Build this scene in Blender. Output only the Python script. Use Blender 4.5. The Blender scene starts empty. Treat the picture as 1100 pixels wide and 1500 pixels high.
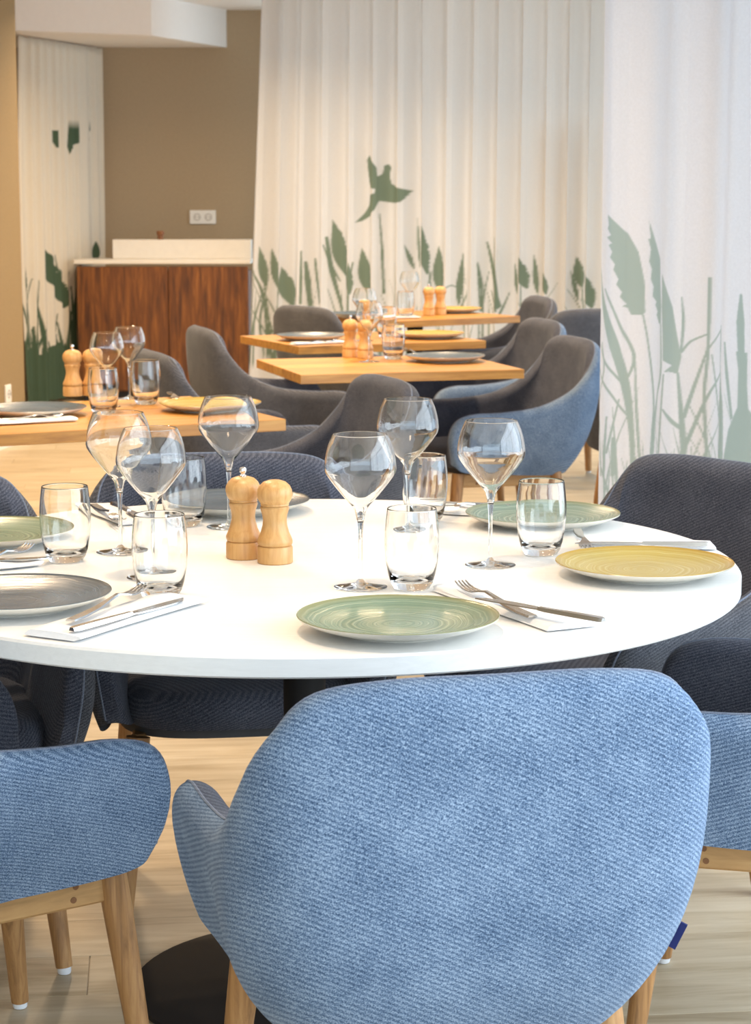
import bpy, math, random
import numpy as np
from mathutils import Vector, Matrix

random.seed(7)
rng = np.random.default_rng(7)
PI = math.pi
scene = bpy.context.scene
COL = scene.collection

# ------------------------------------------------------------------ camera
CAM_H, TILT, FOC = 1.375, 0.1525, 3095.0          # metres, radians, pixels at 1100 x 1500
cam_data = bpy.data.cameras.new('camera')
cam_data.sensor_fit = 'VERTICAL'
cam_data.sensor_height = 36.0
cam_data.lens = 36.0 * FOC / 1500.0
cam_data.clip_end = 200
cam_data.dof.use_dof = True
cam_data.dof.focus_distance = 3.1
cam_data.dof.aperture_fstop = 15
cam = bpy.data.objects.new('camera', cam_data)
COL.objects.link(cam)
cam.location = (0, 0, CAM_H)
cam.rotation_euler = (PI / 2 - TILT, 0, 0)
scene.camera = cam

# ------------------------------------------------------------------ light
world = bpy.data.worlds.new('daylight')
scene.world = world
world.use_nodes = True
bg = world.node_tree.nodes['Background']
bg.inputs['Color'].default_value = (0.70, 0.86, 1.0, 1)
bg.inputs['Strength'].default_value = 1.9

def area(name, loc, size, power, color, rot=(0, 0, 0), size_y=None, spread=PI):
    d = bpy.data.lights.new(name, 'AREA')
    d.energy = power
    d.color = color
    d.spread = spread
    if size_y:
        d.shape = 'RECTANGLE'; d.size = size; d.size_y = size_y
    else:
        d.shape = 'DISK'; d.size = size
    o = bpy.data.objects.new(name, d)
    COL.objects.link(o)
    o.location = loc
    o.rotation_euler = rot
    return o

WARM = (1.0, 0.74, 0.47)
# recessed ceiling spots (all above the frame)
for i, (x, y, p) in enumerate([(-0.2, 3.2, 8), (-1.0, 5.6, 15), (-0.9, 7.6, 16), (0.1, 7.6, 15), (0.3, 9.3, 15),
                               (-1.2, 9.6, 20), (-0.4, 11.2, 17), (0.9, 10.8, 15), (-2.4, 7.2, 12), (-0.9, 12.4, 10), (-1.35, 12.0, 12), (-0.7, 4.9, 9)]):
    area('ceiling_spot', (x, y, 2.50), 0.16, p, WARM, spread=math.radians(150))
# daylight through the glazed front behind the camera and the window wall on the right
area('window_daylight', (2.30, 2.2, 1.45), 2.0, 62, (0.78, 0.89, 1.0), rot=(0, PI / 2, 0), size_y=4.0)

vs = scene.view_settings
vs.view_transform = 'Standard'
vs.look = 'None'
vs.gamma = 1.0
vs.use_curve_mapping = False
vs.exposure = 0.72
scene.cycles.use_denoising = True
scene.cycles.max_bounces = 14
scene.cycles.transparent_max_bounces = 32
scene.cycles.transmission_bounces = 12
scene.cycles.diffuse_bounces = 5
scene.cycles.sample_clamp_indirect = 6.0


# ------------------------------------------------------------------ pixel -> world (real positions on a known plane)
def ray(px, py):
    u, v = (px - 550) / FOC, (750 - py) / FOC
    c, s = math.cos(TILT), math.sin(TILT)
    return Vector((u, c + v * s, -s + v * c))

def at(px, py, z):
    d = ray(px, py)
    t = (z - CAM_H) / d.z
    return Vector((d.x * t, d.y * t, z))

def at_y(px, py, y):
    d = ray(px, py)
    t = y / d.y
    return Vector((d.x * t, y, CAM_H + d.z * t))


# ------------------------------------------------------------------ mesh helpers
class MB:
    def __init__(self):
        self.v = []; self.f = []
    def add(self, vs, fs):
        n = len(self.v)
        self.v += [tuple(p) for p in vs]
        self.f += [tuple(i + n for i in f) for f in fs]
        return self
    def box(self, c, s, rz=0.0, bev=0.0):
        x, y, z = s[0] / 2, s[1] / 2, s[2] / 2
        b = min(bev, x * .9, y * .9, z * .9)
        if b > 0:
            rings = []
            for (zz, ins) in ((-z, b), (-z + b, 0), (z - b, 0), (z, b)):
                X, Y = x - ins, y - ins
                k = b
                rings.append([(-X + k, -Y, zz), (X - k, -Y, zz), (X, -Y + k, zz), (X, Y - k, zz),
                              (X - k, Y, zz), (-X + k, Y, zz), (-X, Y - k, zz), (-X, -Y + k, zz)])
            vs = [p for r in rings for p in r]
            fs = [tuple(range(7, -1, -1)), tuple(range(24, 32))]
            for r in range(3):
                for i in range(8):
                    j = (i + 1) % 8
                    fs.append((r * 8 + i, r * 8 + j, r * 8 + 8 + j, r * 8 + 8 + i))
        else:
            vs = [(a * x, bb * y, cc * z) for cc in (-1, 1) for bb in (-1, 1) for a in (-1, 1)]
            fs = [(0, 2, 3, 1), (4, 5, 7, 6), (0, 1, 5, 4), (2, 6, 7, 3), (0, 4, 6, 2), (1, 3, 7, 5)]
        cr, sr = math.cos(rz), math.sin(rz)
        return self.add([(c[0] + p[0] * cr - p[1] * sr, c[1] + p[0] * sr + p[1] * cr, c[2] + p[2]) for p in vs], fs)
    def lathe(self, prof, seg=32, c=(0, 0, 0), cap0=False, cap1=False):
        vs, fs = [], []
        for r, z in prof:
            for k in range(seg):
                a = 2 * PI * k / seg
                vs.append((c[0] + r * math.cos(a), c[1] + r * math.sin(a), c[2] + z))
        for i in range(len(prof) - 1):
            for k in range(seg):
                j = (k + 1) % seg
                fs.append((i * seg + k, i * seg + j, i * seg + seg + j, i * seg + seg + k))
        if cap0: fs.append(tuple(range(seg - 1, -1, -1)))
        if cap1:
            n = (len(prof) - 1) * seg
            fs.append(tuple(range(n, n + seg)))
        return self.add(vs, fs)
    def tube(self, path, rad, seg=10, closed=False, cap=True):
        P = [Vector(p) for p in path]
        n = len(P)
        R = rad if hasattr(rad, '__len__') else [rad] * n
        vs, fs = [], []
        prev = None
        for i, p in enumerate(P):
            if closed: t = P[(i + 1) % n] - P[i - 1]
            else: t = P[min(i + 1, n - 1)] - P[max(i - 1, 0)]
            t.normalize()
            if prev is None:
                a = Vector((0, 0, 1)) if abs(t.z) < .9 else Vector((1, 0, 0))
                x = t.cross(a).normalized()
            else:
                x = (prev - t * prev.dot(t)).normalized()
            prev = x
            y = t.cross(x)
            for k in range(seg):
                a = 2 * PI * k / seg
                vs.append(p + (x * math.cos(a) + y * math.sin(a)) * R[i])
        m = n if closed else n - 1
        for i in range(m):
            i2 = (i + 1) % n
            for k in range(seg):
                j = (k + 1) % seg
                fs.append((i * seg + k, i * seg + j, i2 * seg + j, i2 * seg + k))
        if cap and not closed:
            fs.append(tuple(range(seg - 1, -1, -1)))
            fs.append(tuple(range((n - 1) * seg, n * seg)))
        return self.add(vs, fs)
    def strip(self, path, widths, th):
        """flat bar along a path in the local y-z plane, width in x"""
        vs, fs = [], []
        n = len(path)
        T = th if hasattr(th, '__len__') else [th] * n
        for (x, y, z), w, t in zip(path, widths, T):
            e = min(t * .35, w * .3)
            vs += [(x - w / 2, y, z), (x + w / 2, y, z), (x + w / 2 - e, y, z + t), (x - w / 2 + e, y, z + t)]
        for i in range(n - 1):
            for k in range(4):
                j = (k + 1) % 4
                fs.append((i * 4 + k, i * 4 + j, i * 4 + 4 + j, i * 4 + 4 + k))
        fs.append((3, 2, 1, 0)); fs.append((n * 4 - 4, n * 4 - 3, n * 4 - 2, n * 4 - 1))
        return self.add(vs, fs)
    def grid(self, G):
        """G: (rows, cols, 3)"""
        r, c = len(G), len(G[0])
        vs = [tuple(p) for row in G for p in row]
        fs = [(i * c + j, i * c + j + 1, (i + 1) * c + j + 1, (i + 1) * c + j) for i in range(r - 1) for j in range(c - 1)]
        return self.add(vs, fs)
    def mesh(self, name, mats, smooth=True, sharp=40):
        m = bpy.data.meshes.new(name)
        m.from_pydata([tuple(map(float, p)) for p in self.v], [], self.f)
        for mt in (mats if isinstance(mats, (list, tuple)) else [mats]):
            m.materials.append(mt)
        if smooth:
            m.shade_smooth()
            m.set_sharp_from_angle(angle=math.radians(sharp))
        m.update()
        return m
    def build(self, name, mats, parent=None, smooth=True, sharp=40):
        return link(name, self.mesh(name, mats, smooth, sharp), parent)

def link(name, data, parent=None):
    o = bpy.data.objects.new(name, data)
    COL.objects.link(o)
    if parent: o.parent = parent
    return o

def tag(o, label=None, cat=None, group=None, kind=None):
    if label: o['label'] = label
    if cat: o['category'] = cat
    if group: o['group'] = group
    if kind: o['kind'] = kind
    return o

def empty(name, loc=(0, 0, 0), rz=0.0):
    o = bpy.data.objects.new(name, None)
    o.empty_display_size = .05
    COL.objects.link(o)
    o.location = loc
    o.rotation_euler = (0, 0, rz)
    return o

def copy_tree(o, parent=None):
    c = o.copy()
    COL.objects.link(c)
    c.parent = parent
    for ch in list(o.children):
        copy_tree(ch, c)
    return c

_used = set()
def place(proto, loc, rz=0.0, label=None, group=None, scale=None):
    """first call moves the prototype itself, later calls copy it with all its parts"""
    if proto.name in _used:
        o = copy_tree(proto)
    else:
        o = proto
    _used.add(proto.name)
    o.location = loc
    o.rotation_euler = (0, 0, rz)
    o.scale = scale or (1, 1, 1)
    if label: o['label'] = label
    if group: o['group'] = group
    return o


# ------------------------------------------------------------------ materials
class NT:
    def __init__(self, name):
        self.m = bpy.data.materials.new(name)
        self.m.use_nodes = True
        self.t = self.m.node_tree
        self.b = self.t.nodes['Principled BSDF']
        self.out = self.t.nodes['Material Output']
    def n(self, typ, **kw):
        nd = self.t.nodes.new(typ)
        for k, v in kw.items():
            if k in nd.inputs: nd.inputs[k].default_value = v
            else: setattr(nd, k, v)
        return nd
    def l(self, a, b):
        self.t.links.new(a, b)
    def coord(self, scale=(1, 1, 1), rot=(0, 0, 0), kind='Object'):
        c = self.n('ShaderNodeTexCoord')
        mp = self.n('ShaderNodeMapping')
        mp.inputs['Scale'].default_value = scale
        mp.inputs['Rotation'].default_value = rot
        self.l(c.outputs[kind], mp.inputs['Vector'])
        return mp.outputs['Vector']
    def ramp(self, fac, stops):
        r = self.n('ShaderNodeValToRGB')
        e = r.color_ramp.elements
        while len(e) < len(stops): e.new(.5)
        for k, (p, c) in enumerate(stops):
            e[k].position = p
            e[k].color = (*c, 1)
        self.l(fac, r.inputs['Fac'])
        return r.outputs['Color']
    def bump(self, h, strength, dist):
        b = self.n('ShaderNodeBump')
        b.inputs['Strength'].default_value = strength
        b.inputs['Distance'].default_value = dist
        self.l(h, b.inputs['Height'])
        self.l(b.outputs['Normal'], self.b.inputs['Normal'])

def plain(name, col, rough=.5, metal=0.0, noise=0.06, nscale=30, spec=.5):
    k = NT(name)
    nz = k.n('ShaderNodeTexNoise', Scale=nscale, Detail=3.0)
    k.l(k.coord(), nz.inputs['Vector'])
    lo = tuple(c * (1 - noise) for c in col); hi = tuple(min(1, c * (1 + noise)) for c in col)
    k.l(k.ramp(nz.outputs['Fac'], [(.3, lo), (.7, hi)]), k.b.inputs['Base Color'])
    k.b.inputs['Roughness'].default_value = rough
    k.b.inputs['Metallic'].default_value = metal
    k.b.inputs['Specular IOR Level'].default_value = spec
    return k.m

def fabric(name, dark, mid, light, twill=900.0):
    k = NT(name)
    co = k.coord()
    fine = k.n('ShaderNodeTexNoise', Scale=620.0, Detail=3.0, Roughness=.75)
    k.l(co, fine.inputs['Vector'])
    big = k.n('ShaderNodeTexNoise', Scale=14.0, Detail=3.0)
    k.l(co, big.inputs['Vector'])
    dp = k.n('ShaderNodeVectorMath', operation='DOT_PRODUCT'); dp.inputs[1].default_value = (.42, .30, .90)
    k.l(co, dp.inputs[0])
    cb = k.n('ShaderNodeCombineXYZ'); k.l(dp.outputs['Value'], cb.inputs[0])
    dn = k.n('ShaderNodeVectorMath', operation='MULTIPLY_ADD'); dn.inputs[1].default_value = (.0022, .0022, .0022)
    k.l(fine.outputs['Color'], dn.inputs[0]); k.l(cb.outputs[0], dn.inputs[2])
    wv = k.n('ShaderNodeTexWave', wave_type='BANDS', bands_direction='X')
    wv.inputs['Scale'].default_value = 56.0
    k.l(dn.outputs[0], wv.inputs['Vector'])
    a = k.n('ShaderNodeMath', operation='MULTIPLY_ADD')
    k.l(wv.outputs['Fac'], a.inputs[0]); a.inputs[1].default_value = .10
    k.l(fine.outputs['Fac'], a.inputs[2])
    b = k.n('ShaderNodeMath', operation='MULTIPLY_ADD')
    k.l(big.outputs['Fac'], b.inputs[0]); b.inputs[1].default_value = .14
    k.l(a.outputs[0], b.inputs[2])
    k.l(k.ramp(b.outputs[0], [(.45, dark), (.60, mid), (.76, light)]), k.b.inputs['Base Color'])
    k.b.inputs['Roughness'].default_value = .95
    k.b.inputs['Specular IOR Level'].default_value = .15
    k.b.inputs['Sheen Weight'].default_value = .12
    k.b.inputs['Sheen Roughness'].default_value = .45
    k.b.inputs['Sheen Tint'].default_value = (.75, .85, 1, 1)
    k.bump(a.outputs[0], .22, .001)
    return k.m

def wood(name, dark, mid, light, axis='Y', stretch=14.0, scale=1.0, rough=.42, rand=.0):
    k = NT(name)
    sc = {'X': (1, stretch, stretch), 'Y': (stretch, 1, stretch), 'Z': (stretch, stretch, 1)}[axis]
    sc = tuple(s * scale for s in sc)
    co = k.coord(scale=sc)
    oi = k.n('ShaderNodeObjectInfo')
    add = k.n('ShaderNodeVectorMath', operation='MULTIPLY_ADD')
    k.l(oi.outputs['Random'], add.inputs[0])
    add.inputs[1].default_value = (31.7, 17.3, 47.1)
    k.l(co, add.inputs[2])
    nz = k.n('ShaderNodeTexNoise', Scale=2.6, Detail=6.0, Roughness=.62, Distortion=.6)
    k.l(add.outputs[0], nz.inputs['Vector'])
    f = nz.outputs['Fac']
    if rand:
        r2 = k.n('ShaderNodeMath', operation='SUBTRACT'); k.l(oi.outputs['Random'], r2.inputs[0]); r2.inputs[1].default_value = .5
        mm = k.n('ShaderNodeMath', operation='MULTIPLY_ADD')
        k.l(r2.outputs[0], mm.inputs[0]); mm.inputs[1].default_value = rand; k.l(f, mm.inputs[2])
        f = mm.outputs[0]
    k.l(k.ramp(f, [(.28, dark), (.5, mid), (.72, light)]), k.b.inputs['Base Color'])
    k.b.inputs['Roughness'].default_value = rough
    k.bump(nz.outputs['Fac'], .12, .001)
    return k.m

def thin_glass(name):
    """single-wall drinking glass: clear with Fresnel reflection"""
    k = NT(name)
    k.t.nodes.remove(k.b)
    tr = k.n('ShaderNodeBsdfTransparent'); tr.inputs['Color'].default_value = (.955, .97, .975, 1)
    gl = k.n('ShaderNodeBsdfGlossy'); gl.inputs['Roughness'].default_value = .0
    nz = k.n('ShaderNodeTexNoise', Scale=9.0)
    k.l(k.coord(), nz.inputs['Vector'])
    k.l(k.ramp(nz.outputs['Fac'], [(.3, (.97, .98, 1)), (.7, (1, 1, 1))]), gl.inputs['Color'])
    fr = k.n('ShaderNodeFresnel')
    ge = k.n('ShaderNodeNewGeometry'); mr = k.n('ShaderNodeMapRange')
    mr.inputs['To Min'].default_value = 1.55; mr.inputs['To Max'].default_value = 1 / 1.55
    k.l(ge.outputs['Backfacing'], mr.inputs['Value']); k.l(mr.outputs[0], fr.inputs['IOR'])
    mx = k.n('ShaderNodeMixShader')
    k.l(fr.outputs[0], mx.inputs[0]); k.l(tr.outputs[0], mx.inputs[1]); k.l(gl.outputs[0], mx.inputs[2])
    k.l(mx.outputs[0], k.out.inputs['Surface'])
    return k.m

def solid_glass(name):
    k = NT(name)
    nz = k.n('ShaderNodeTexNoise', Scale=9.0)
    k.l(k.coord(), nz.inputs['Vector'])
    k.l(k.ramp(nz.outputs['Fac'], [(.3, (.96, .98, .985)), (.7, (1, 1, 1))]), k.b.inputs['Base Color'])
    k.b.inputs['Roughness'].default_value = 0.0
    k.b.inputs['IOR'].default_value = 1.48
    k.b.inputs['Transmission Weight'].default_value = 1.0
    return k.m

def glaze(name, inner, ring, rim):
    """reactive glaze with brushed concentric rings"""
    k = NT(name)
    co = k.coord()
    sx = k.n('ShaderNodeSeparateXYZ'); k.l(co, sx.inputs[0])
    cx = k.n('ShaderNodeCombineXYZ'); k.l(sx.outputs[0], cx.inputs[0]); k.l(sx.outputs[1], cx.inputs[1])
    ln = k.n('ShaderNodeVectorMath', operation='LENGTH'); k.l(cx.outputs[0], ln.inputs[0])
    nz = k.n('ShaderNodeTexNoise', Scale=16.0, Detail=2.0); k.l(co, nz.inputs['Vector'])
    d = k.n('ShaderNodeMath', operation='MULTIPLY_ADD'); k.l(nz.outputs['Fac'], d.inputs[0]); d.inputs[1].default_value = .016
    k.l(ln.outputs['Value'], d.inputs[2])
    cr = k.n('ShaderNodeCombineXYZ'); k.l(d.outputs[0], cr.inputs[0])
    rn = k.n('ShaderNodeTexNoise', Scale=190.0, Detail=2.0, Roughness=.6)
    rn.noise_dimensions = '1D'
    k.l(d.outputs[0], rn.inputs['W'])
    colr = k.ramp(rn.outputs['Fac'], [(.38, inner), (.54, tuple(a * .6 + b * .4 for a, b in zip(inner, ring))), (.68, ring)])
    rr = k.n('ShaderNodeMapRange'); rr.inputs['From Min'].default_value = .128; rr.inputs['From Max'].default_value = .142
    k.l(ln.outputs['Value'], rr.inputs['Value'])
    mx = k.n('ShaderNodeMix', data_type='RGBA')
    k.l(rr.outputs[0], mx.inputs[0]); k.l(colr, mx.inputs[6]); mx.inputs[7].default_value = (*rim, 1)
    k.l(mx.outputs[2], k.b.inputs['Base Color'])
    k.b.inputs['Roughness'].default_value = .24
    k.b.inputs['Coat Weight'].default_value = .06
    k.b.inputs['Specular IOR Level'].default_value = .36
    k.b.inputs['Coat Roughness'].default_value = .06
    k.bump(rn.outputs['Fac'], .25, .0015)
    return k.m

def printed_cloth(name, cloth, ink, trans=.45):
    """curtain cloth; the woven-in print is a mesh attribute painted per vertex of the flat cloth"""
    k = NT(name)
    k.t.nodes.remove(k.b)
    at_ = k.n('ShaderNodeAttribute'); at_.attribute_name = 'print'
    nz = k.n('ShaderNodeTexNoise', Scale=160.0, Detail=2.0)
    k.l(k.coord(), nz.inputs['Vector'])
    base = k.ramp(nz.outputs['Fac'], [(.3, tuple(c * .95 for c in cloth)), (.7, cloth)])
    mx = k.n('ShaderNodeMix', data_type='RGBA')
    k.l(at_.outputs['Fac'], mx.inputs[0]); k.l(base, mx.inputs[6]); mx.inputs[7].default_value = (*ink, 1)
    df = k.n('ShaderNodeBsdfDiffuse'); tl = k.n('ShaderNodeBsdfTranslucent')
    k.l(mx.outputs[2], df.inputs['Color']); k.l(mx.outputs[2], tl.inputs['Color'])
    ms = k.n('ShaderNodeMixShader'); ms.inputs[0].default_value = trans
    k.l(df.outputs[0], ms.inputs[1]); k.l(tl.outputs[0], ms.inputs[2])
    k.l(ms.outputs[0], k.out.inputs['Surface'])
    return k.m

M = {}
M['blue'] = fabric('blue_melange_cloth', (.028, .055, .108), (.100, .160, .268), (.34, .44, .58))
M['grey'] = fabric('charcoal_melange_cloth', (.022, .026, .042), (.058, .065, .092), (.16, .17, .21))
M['slate'] = fabric('shaded_melange_cloth', (.030, .032, .040), (.070, .072, .085), (.17, .175, .195))  # darker copy of the blue cloth, shade put into its colour
M['piping'] = fabric('piping_cloth', (.10, .12, .17), (.17, .20, .27), (.26, .29, .36))
M['under'] = plain('dark_underlay', (.09, .09, .095), .9)
M['ash'] = wood('stained_ash', (.22, .105, .036), (.38, .19, .068), (.50, .28, .11), 'Z', 16, 2.2, .45)
M['ashx'] = wood('stained_ash_rail', (.36, .20, .075), (.48, .27, .105), (.56, .34, .14), 'Y', 10, 2.0, .5)
M['plug'] = plain('dowel_end', (.20, .085, .03), .6)
M['glide'] = plain('foot_glide', (.75, .76, .78), .35)
M['tagblue'] = plain('tag_blue', (.004, .012, .11), .7)
M['white'] = wood('white_laminate', (.80, .80, .79), (.84, .84, .83), (.87, .87, .86), 'X', 18, 3.0, .38)
M['black'] = plain('black_steel', (.010, .010, .011), .6, .0, spec=.25)
M['plate_sheen'] = plain('sheen_base_plate', (.42, .39, .34), .35, .2)  # black metal plate, its grey reflected sheen put into the base colour
M['oak'] = wood('oiled_oak', (.36, .150, .026), (.50, .235, .046), (.60, .32, .075), 'X', 12, 1.6, .36, rand=.22)
M['floor'] = wood('floor_plank_vinyl', (.35, .27, .165), (.51, .415, .28), (.61, .52, .38), 'X', 9, 1.1, .42, rand=.16)
M['wall'] = plain('tan_wall_paint', (.40, .31, .205), .85, noise=.03, nscale=60)
M['pillar'] = plain('ochre_wall_cover', (.27, .19, .092), .8, noise=.06, nscale=90)
M['ceil'] = plain('ceiling_paint', (.78, .74, .70), .9, noise=.01)
M['trimw'] = plain('white_paint', (.82, .80, .76), .5, noise=.01)
M['walnut'] = wood('walnut_veneer', (.045, .012, .002), (.15, .048, .007), (.30, .11, .02), 'Z', 12, 1.3, .45)
M['worktop'] = plain('white_worktop', (.80, .76, .69), .35, noise=.02)
M['plastic'] = plain('white_plastic', (.82, .81, .78), .35, noise=.01)
M['dark'] = plain('socket_dark', (.03, .03, .03), .6)
M['ringgrey'] = plain('socket_grey', (.30, .29, .27), .5)
M['cork'] = plain('brown_cork', (.22, .09, .035), .6, noise=.2, nscale=120)
M['beech'] = wood('beech', (.50, .25, .080), (.63, .355, .130), (.71, .44, .19), 'Z', 9, 3.5, .38)
M['chrome'] = plain('chrome', (.85, .85, .86), .12, 1.0, noise=.01)
M['steel'] = plain('cutlery_steel', (.56, .55, .54), .16, 1.0, noise=.03)
M['napkin'] = plain('white_napkin', (.84, .84, .85), .9, noise=.02, nscale=200, spec=.1)

M['glass'] = solid_glass('clear_glass_solid')
M['stone'] = plain('cream_stoneware', (.66, .63, .56), .3, noise=.05, nscale=60)
M['g_green'] = glaze('green_glaze', (.135, .215, .150), (.27, .35, .25), (.23, .24, .12))
M['g_yellow'] = glaze('mustard_glaze', (.40, .30, .060), (.52, .44, .17), (.40, .26, .045))
M['g_blue'] = glaze('slate_blue_glaze', (.055, .092, .135), (.095, .138, .185), (.09, .11, .125))
M['g_aqua'] = glaze('sea_green_glaze', (.125, .21, .175), (.27, .36, .31), (.21, .24, .15))
M['cloth_back'] = printed_cloth('cream_curtain_cloth', (.76, .735, .70), (.20, .25, .18), .26)
M['cloth_left'] = printed_cloth('cream_side_curtain_cloth', (.80, .74, .63), (.085, .13, .085), .25)
M['cloth_right'] = printed_cloth('sheer_white_curtain_cloth', (.74, .75, .80), (.37, .45, .43), .5)
M['frame'] = plain('window_frame_grey', (.06, .065, .07), .5)

# ================================================================== SETTING
def structure(o):
    o['kind'] = 'structure'
    return o

# floor: sub-floor slab with separate planks in the part one can look at
fl = structure(MB().box((0, 6.5, -.054), (9, 18, .1)).build('floor', M['floor'], smooth=False))
PW, PL = .19, 1.28
pm = MB().box((0, 0, -.0015), (PL - .0016, PW - .0016, .003), bev=.0006).mesh('floor_plank', M['floor'], smooth=False)
row = 0
y = 3.05
FA = math.radians(6)
while y < 12.6:
    off = (row * .47) % PL
    wx = .75 + y * .17
    x = -math.ceil(wx / PL) * PL - PL + off
    while x < wx + PL * .5:
        if x > -wx - PL * .5:
            p = link('floor_plank', pm, fl)
            p.location = (x * math.cos(FA), y + x * math.sin(FA), -.0009)
            p.rotation_euler = (0, 0, FA)
        x += PL
    row += 1
    y += PW

YB = 14.45                                            # back wall
ZC = 2.545                                            # ceiling
structure(MB().box((-2.12, YB + .06, 1.3), (2.96, .12, 2.6)).build('wall_back', M['wall'], smooth=False))
structure(MB().box((-3.66, 6.5, 1.3), (.12, 18, 2.6)).build('wall_left', M['wall'], smooth=False))
structure(MB().box((-.5, 6.5, ZC + .05), (6.6, 18, .1)).build('ceiling', M['ceil'], smooth=False))

# soffit dropped from the ceiling in the far left corner
ZS = 2.30
c0 = at(20, 45, ZS); c1 = at(222, 52, ZS); c2 = at(340, 77, ZS)
def prism(poly, z0, z1, name, mat):
    n = len(poly)
    vs = [(p[0], p[1], z0) for p in poly] + [(p[0], p[1], z1) for p in poly]
    fs = [tuple(range(n - 1, -1, -1)), tuple(range(n, 2 * n))] + [(i, (i + 1) % n, n + (i + 1) % n, n + i) for i in range(n)]
    return MB().add(vs, fs).build(name, mat, smooth=False)
dl = (c0 - c1)
l0 = c1 + dl * 2.6
tr1 = structure(prism([(l0.x, l0.y), (c1.x, c1.y), (c2.x, YB), (l0.x, YB)], ZS, ZC, 'trim_1', M['ceil']))

# ochre wall pier on the far left with its skirting
pr = at(38, 645, 0.0); pl_ = at(0, 659, 0.0)
dv = (pl_ - pr).normalized()
nv = Vector((-dv.y, dv.x, 0))
if nv.y < 0: nv = -nv
q = [pr, pr + dv * 1.75, pr + dv * 1.75 + nv * .5, pr + nv * .5]
structure(prism([(p.x, p.y) for p in q], 0, ZC, 'wall_pier', M['pillar']))
fq = [pr - nv * .012 - dv * .004, pr + dv * 1.75 - nv * .012, pr + dv * 1.75, pr - dv * .004]
structure(prism([(p.x, p.y) for p in fq], 0, .075, 'baseboard_left', M['trimw']))

# glazed front: window wall on the right (out of the frame, seen in the reflections on the glasses)
def window(name, x, y0, y1, n):
    w = MB()
    w.box((x, (y0 + y1) / 2, .06), (.09, y1 - y0, .12)); w.box((x, (y0 + y1) / 2, ZC - .06), (.09, y1 - y0, .12))
    o = structure(w.build(name, M['frame'], smooth=False))
    for k in range(n + 1):
        yy = y0 + (y1 - y0) * k / n
        MB().box((x, yy, ZC / 2), (.08, .07, ZC)).build('mullion', M['frame'], o, smooth=False)
    MB().box((x, (y0 + y1) / 2, 1.9), (.06, y1 - y0, .05)).build('transom', M['frame'], o, smooth=False)
window('window_1', 2.42, -.6, 5.2, 5)
window('window_2', 2.42, 5.2, 13.0, 6)
w3 = MB()
w3.box((.9, YB, .06), (3.0, .09, .12)); w3.box((.9, YB, ZC - .06), (3.0, .09, .12))
w3 = structure(w3.build('window_3', M['frame'], smooth=False))
for k in range(4):
    MB().box((-.58 + k * .99, YB, ZC / 2), (.07, .08, ZC)).build('mullion', M['frame'], w3, smooth=False)

# ------------------------------------------------------------------ curtains with a woven print
def smooth_poly(pts, n=8):
    P = [np.array(p, float) for p in pts]
    P = [2 * P[0] - P[1]] + P + [2 * P[-1] - P[-2]]
    out = []
    for i in range(1, len(P) - 2):
        for k in range(n):
            t = k / n
            a, b, c, d = P[i - 1], P[i], P[i + 1], P[i + 2]
            out.append(.5 * ((2 * b) + (-a + c) * t + (2 * a - 5 * b + 4 * c - d) * t * t + (-a + 3 * b - 3 * c + d) * t ** 3))
    out.append(P[-2])
    return np.array(out)

def stroke(pts, widths):
    """tapered stroke outline (a leaf or stalk of the print)"""
    c = smooth_poly(pts, 6)
    w = np.interp(np.linspace(0, 1, len(c)), np.linspace(0, 1, len(widths)), widths)
    t = np.gradient(c, axis=0)
    nrm = np.c_[-t[:, 1], t[:, 0]] / (np.linalg.norm(t, axis=1)[:, None] + 1e-9)
    a = c + nrm * w[:, None] / 2
    b = c - nrm * w[:, None] / 2
    return np.r_[a, b[::-1]]

def plume(tip, base, w, jag=.18, side=-1, seed=0):
    """seed head of a reed, ragged on one side"""
    r = np.random.default_rng(seed)
    tip, base = np.array(tip, float), np.array(base, float)
    ax = base - tip
    L = np.linalg.norm(ax); ax = ax / L
    nr = np.array([-ax[1], ax[0]]) * side
    out = []
    T = np.linspace(0, 1, 15)
    prof = lambda t: w * .54 * (np.sin(np.pi * min(1, t ** 1.35 * .97)) ** .85)
    for t in T: out.append(tip + ax * L * t - nr * prof(t))
    for k, t in enumerate(T[::-1]):
        out.append(tip + ax * L * t + nr * prof(t))
        if 0 < k < 13 and jag: out.append(tip + ax * L * (t - .035) + nr * prof(t) * (1 - jag * 2 * r.random()) )
    return np.array(out)

def inside(poly, X, Y):
    res = np.zeros(X.shape, bool)
    x0, y0 = poly[:, 0], poly[:, 1]
    x1, y1 = np.roll(x0, -1), np.roll(y0, -1)
    for a, b, c, d in zip(x0, y0, x1, y1):
        if b == d: continue
        cnd = ((b > Y) != (d > Y))
        res ^= cnd & (X < (c - a) * (Y - b) / (d - b) + a)
    return res

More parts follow.
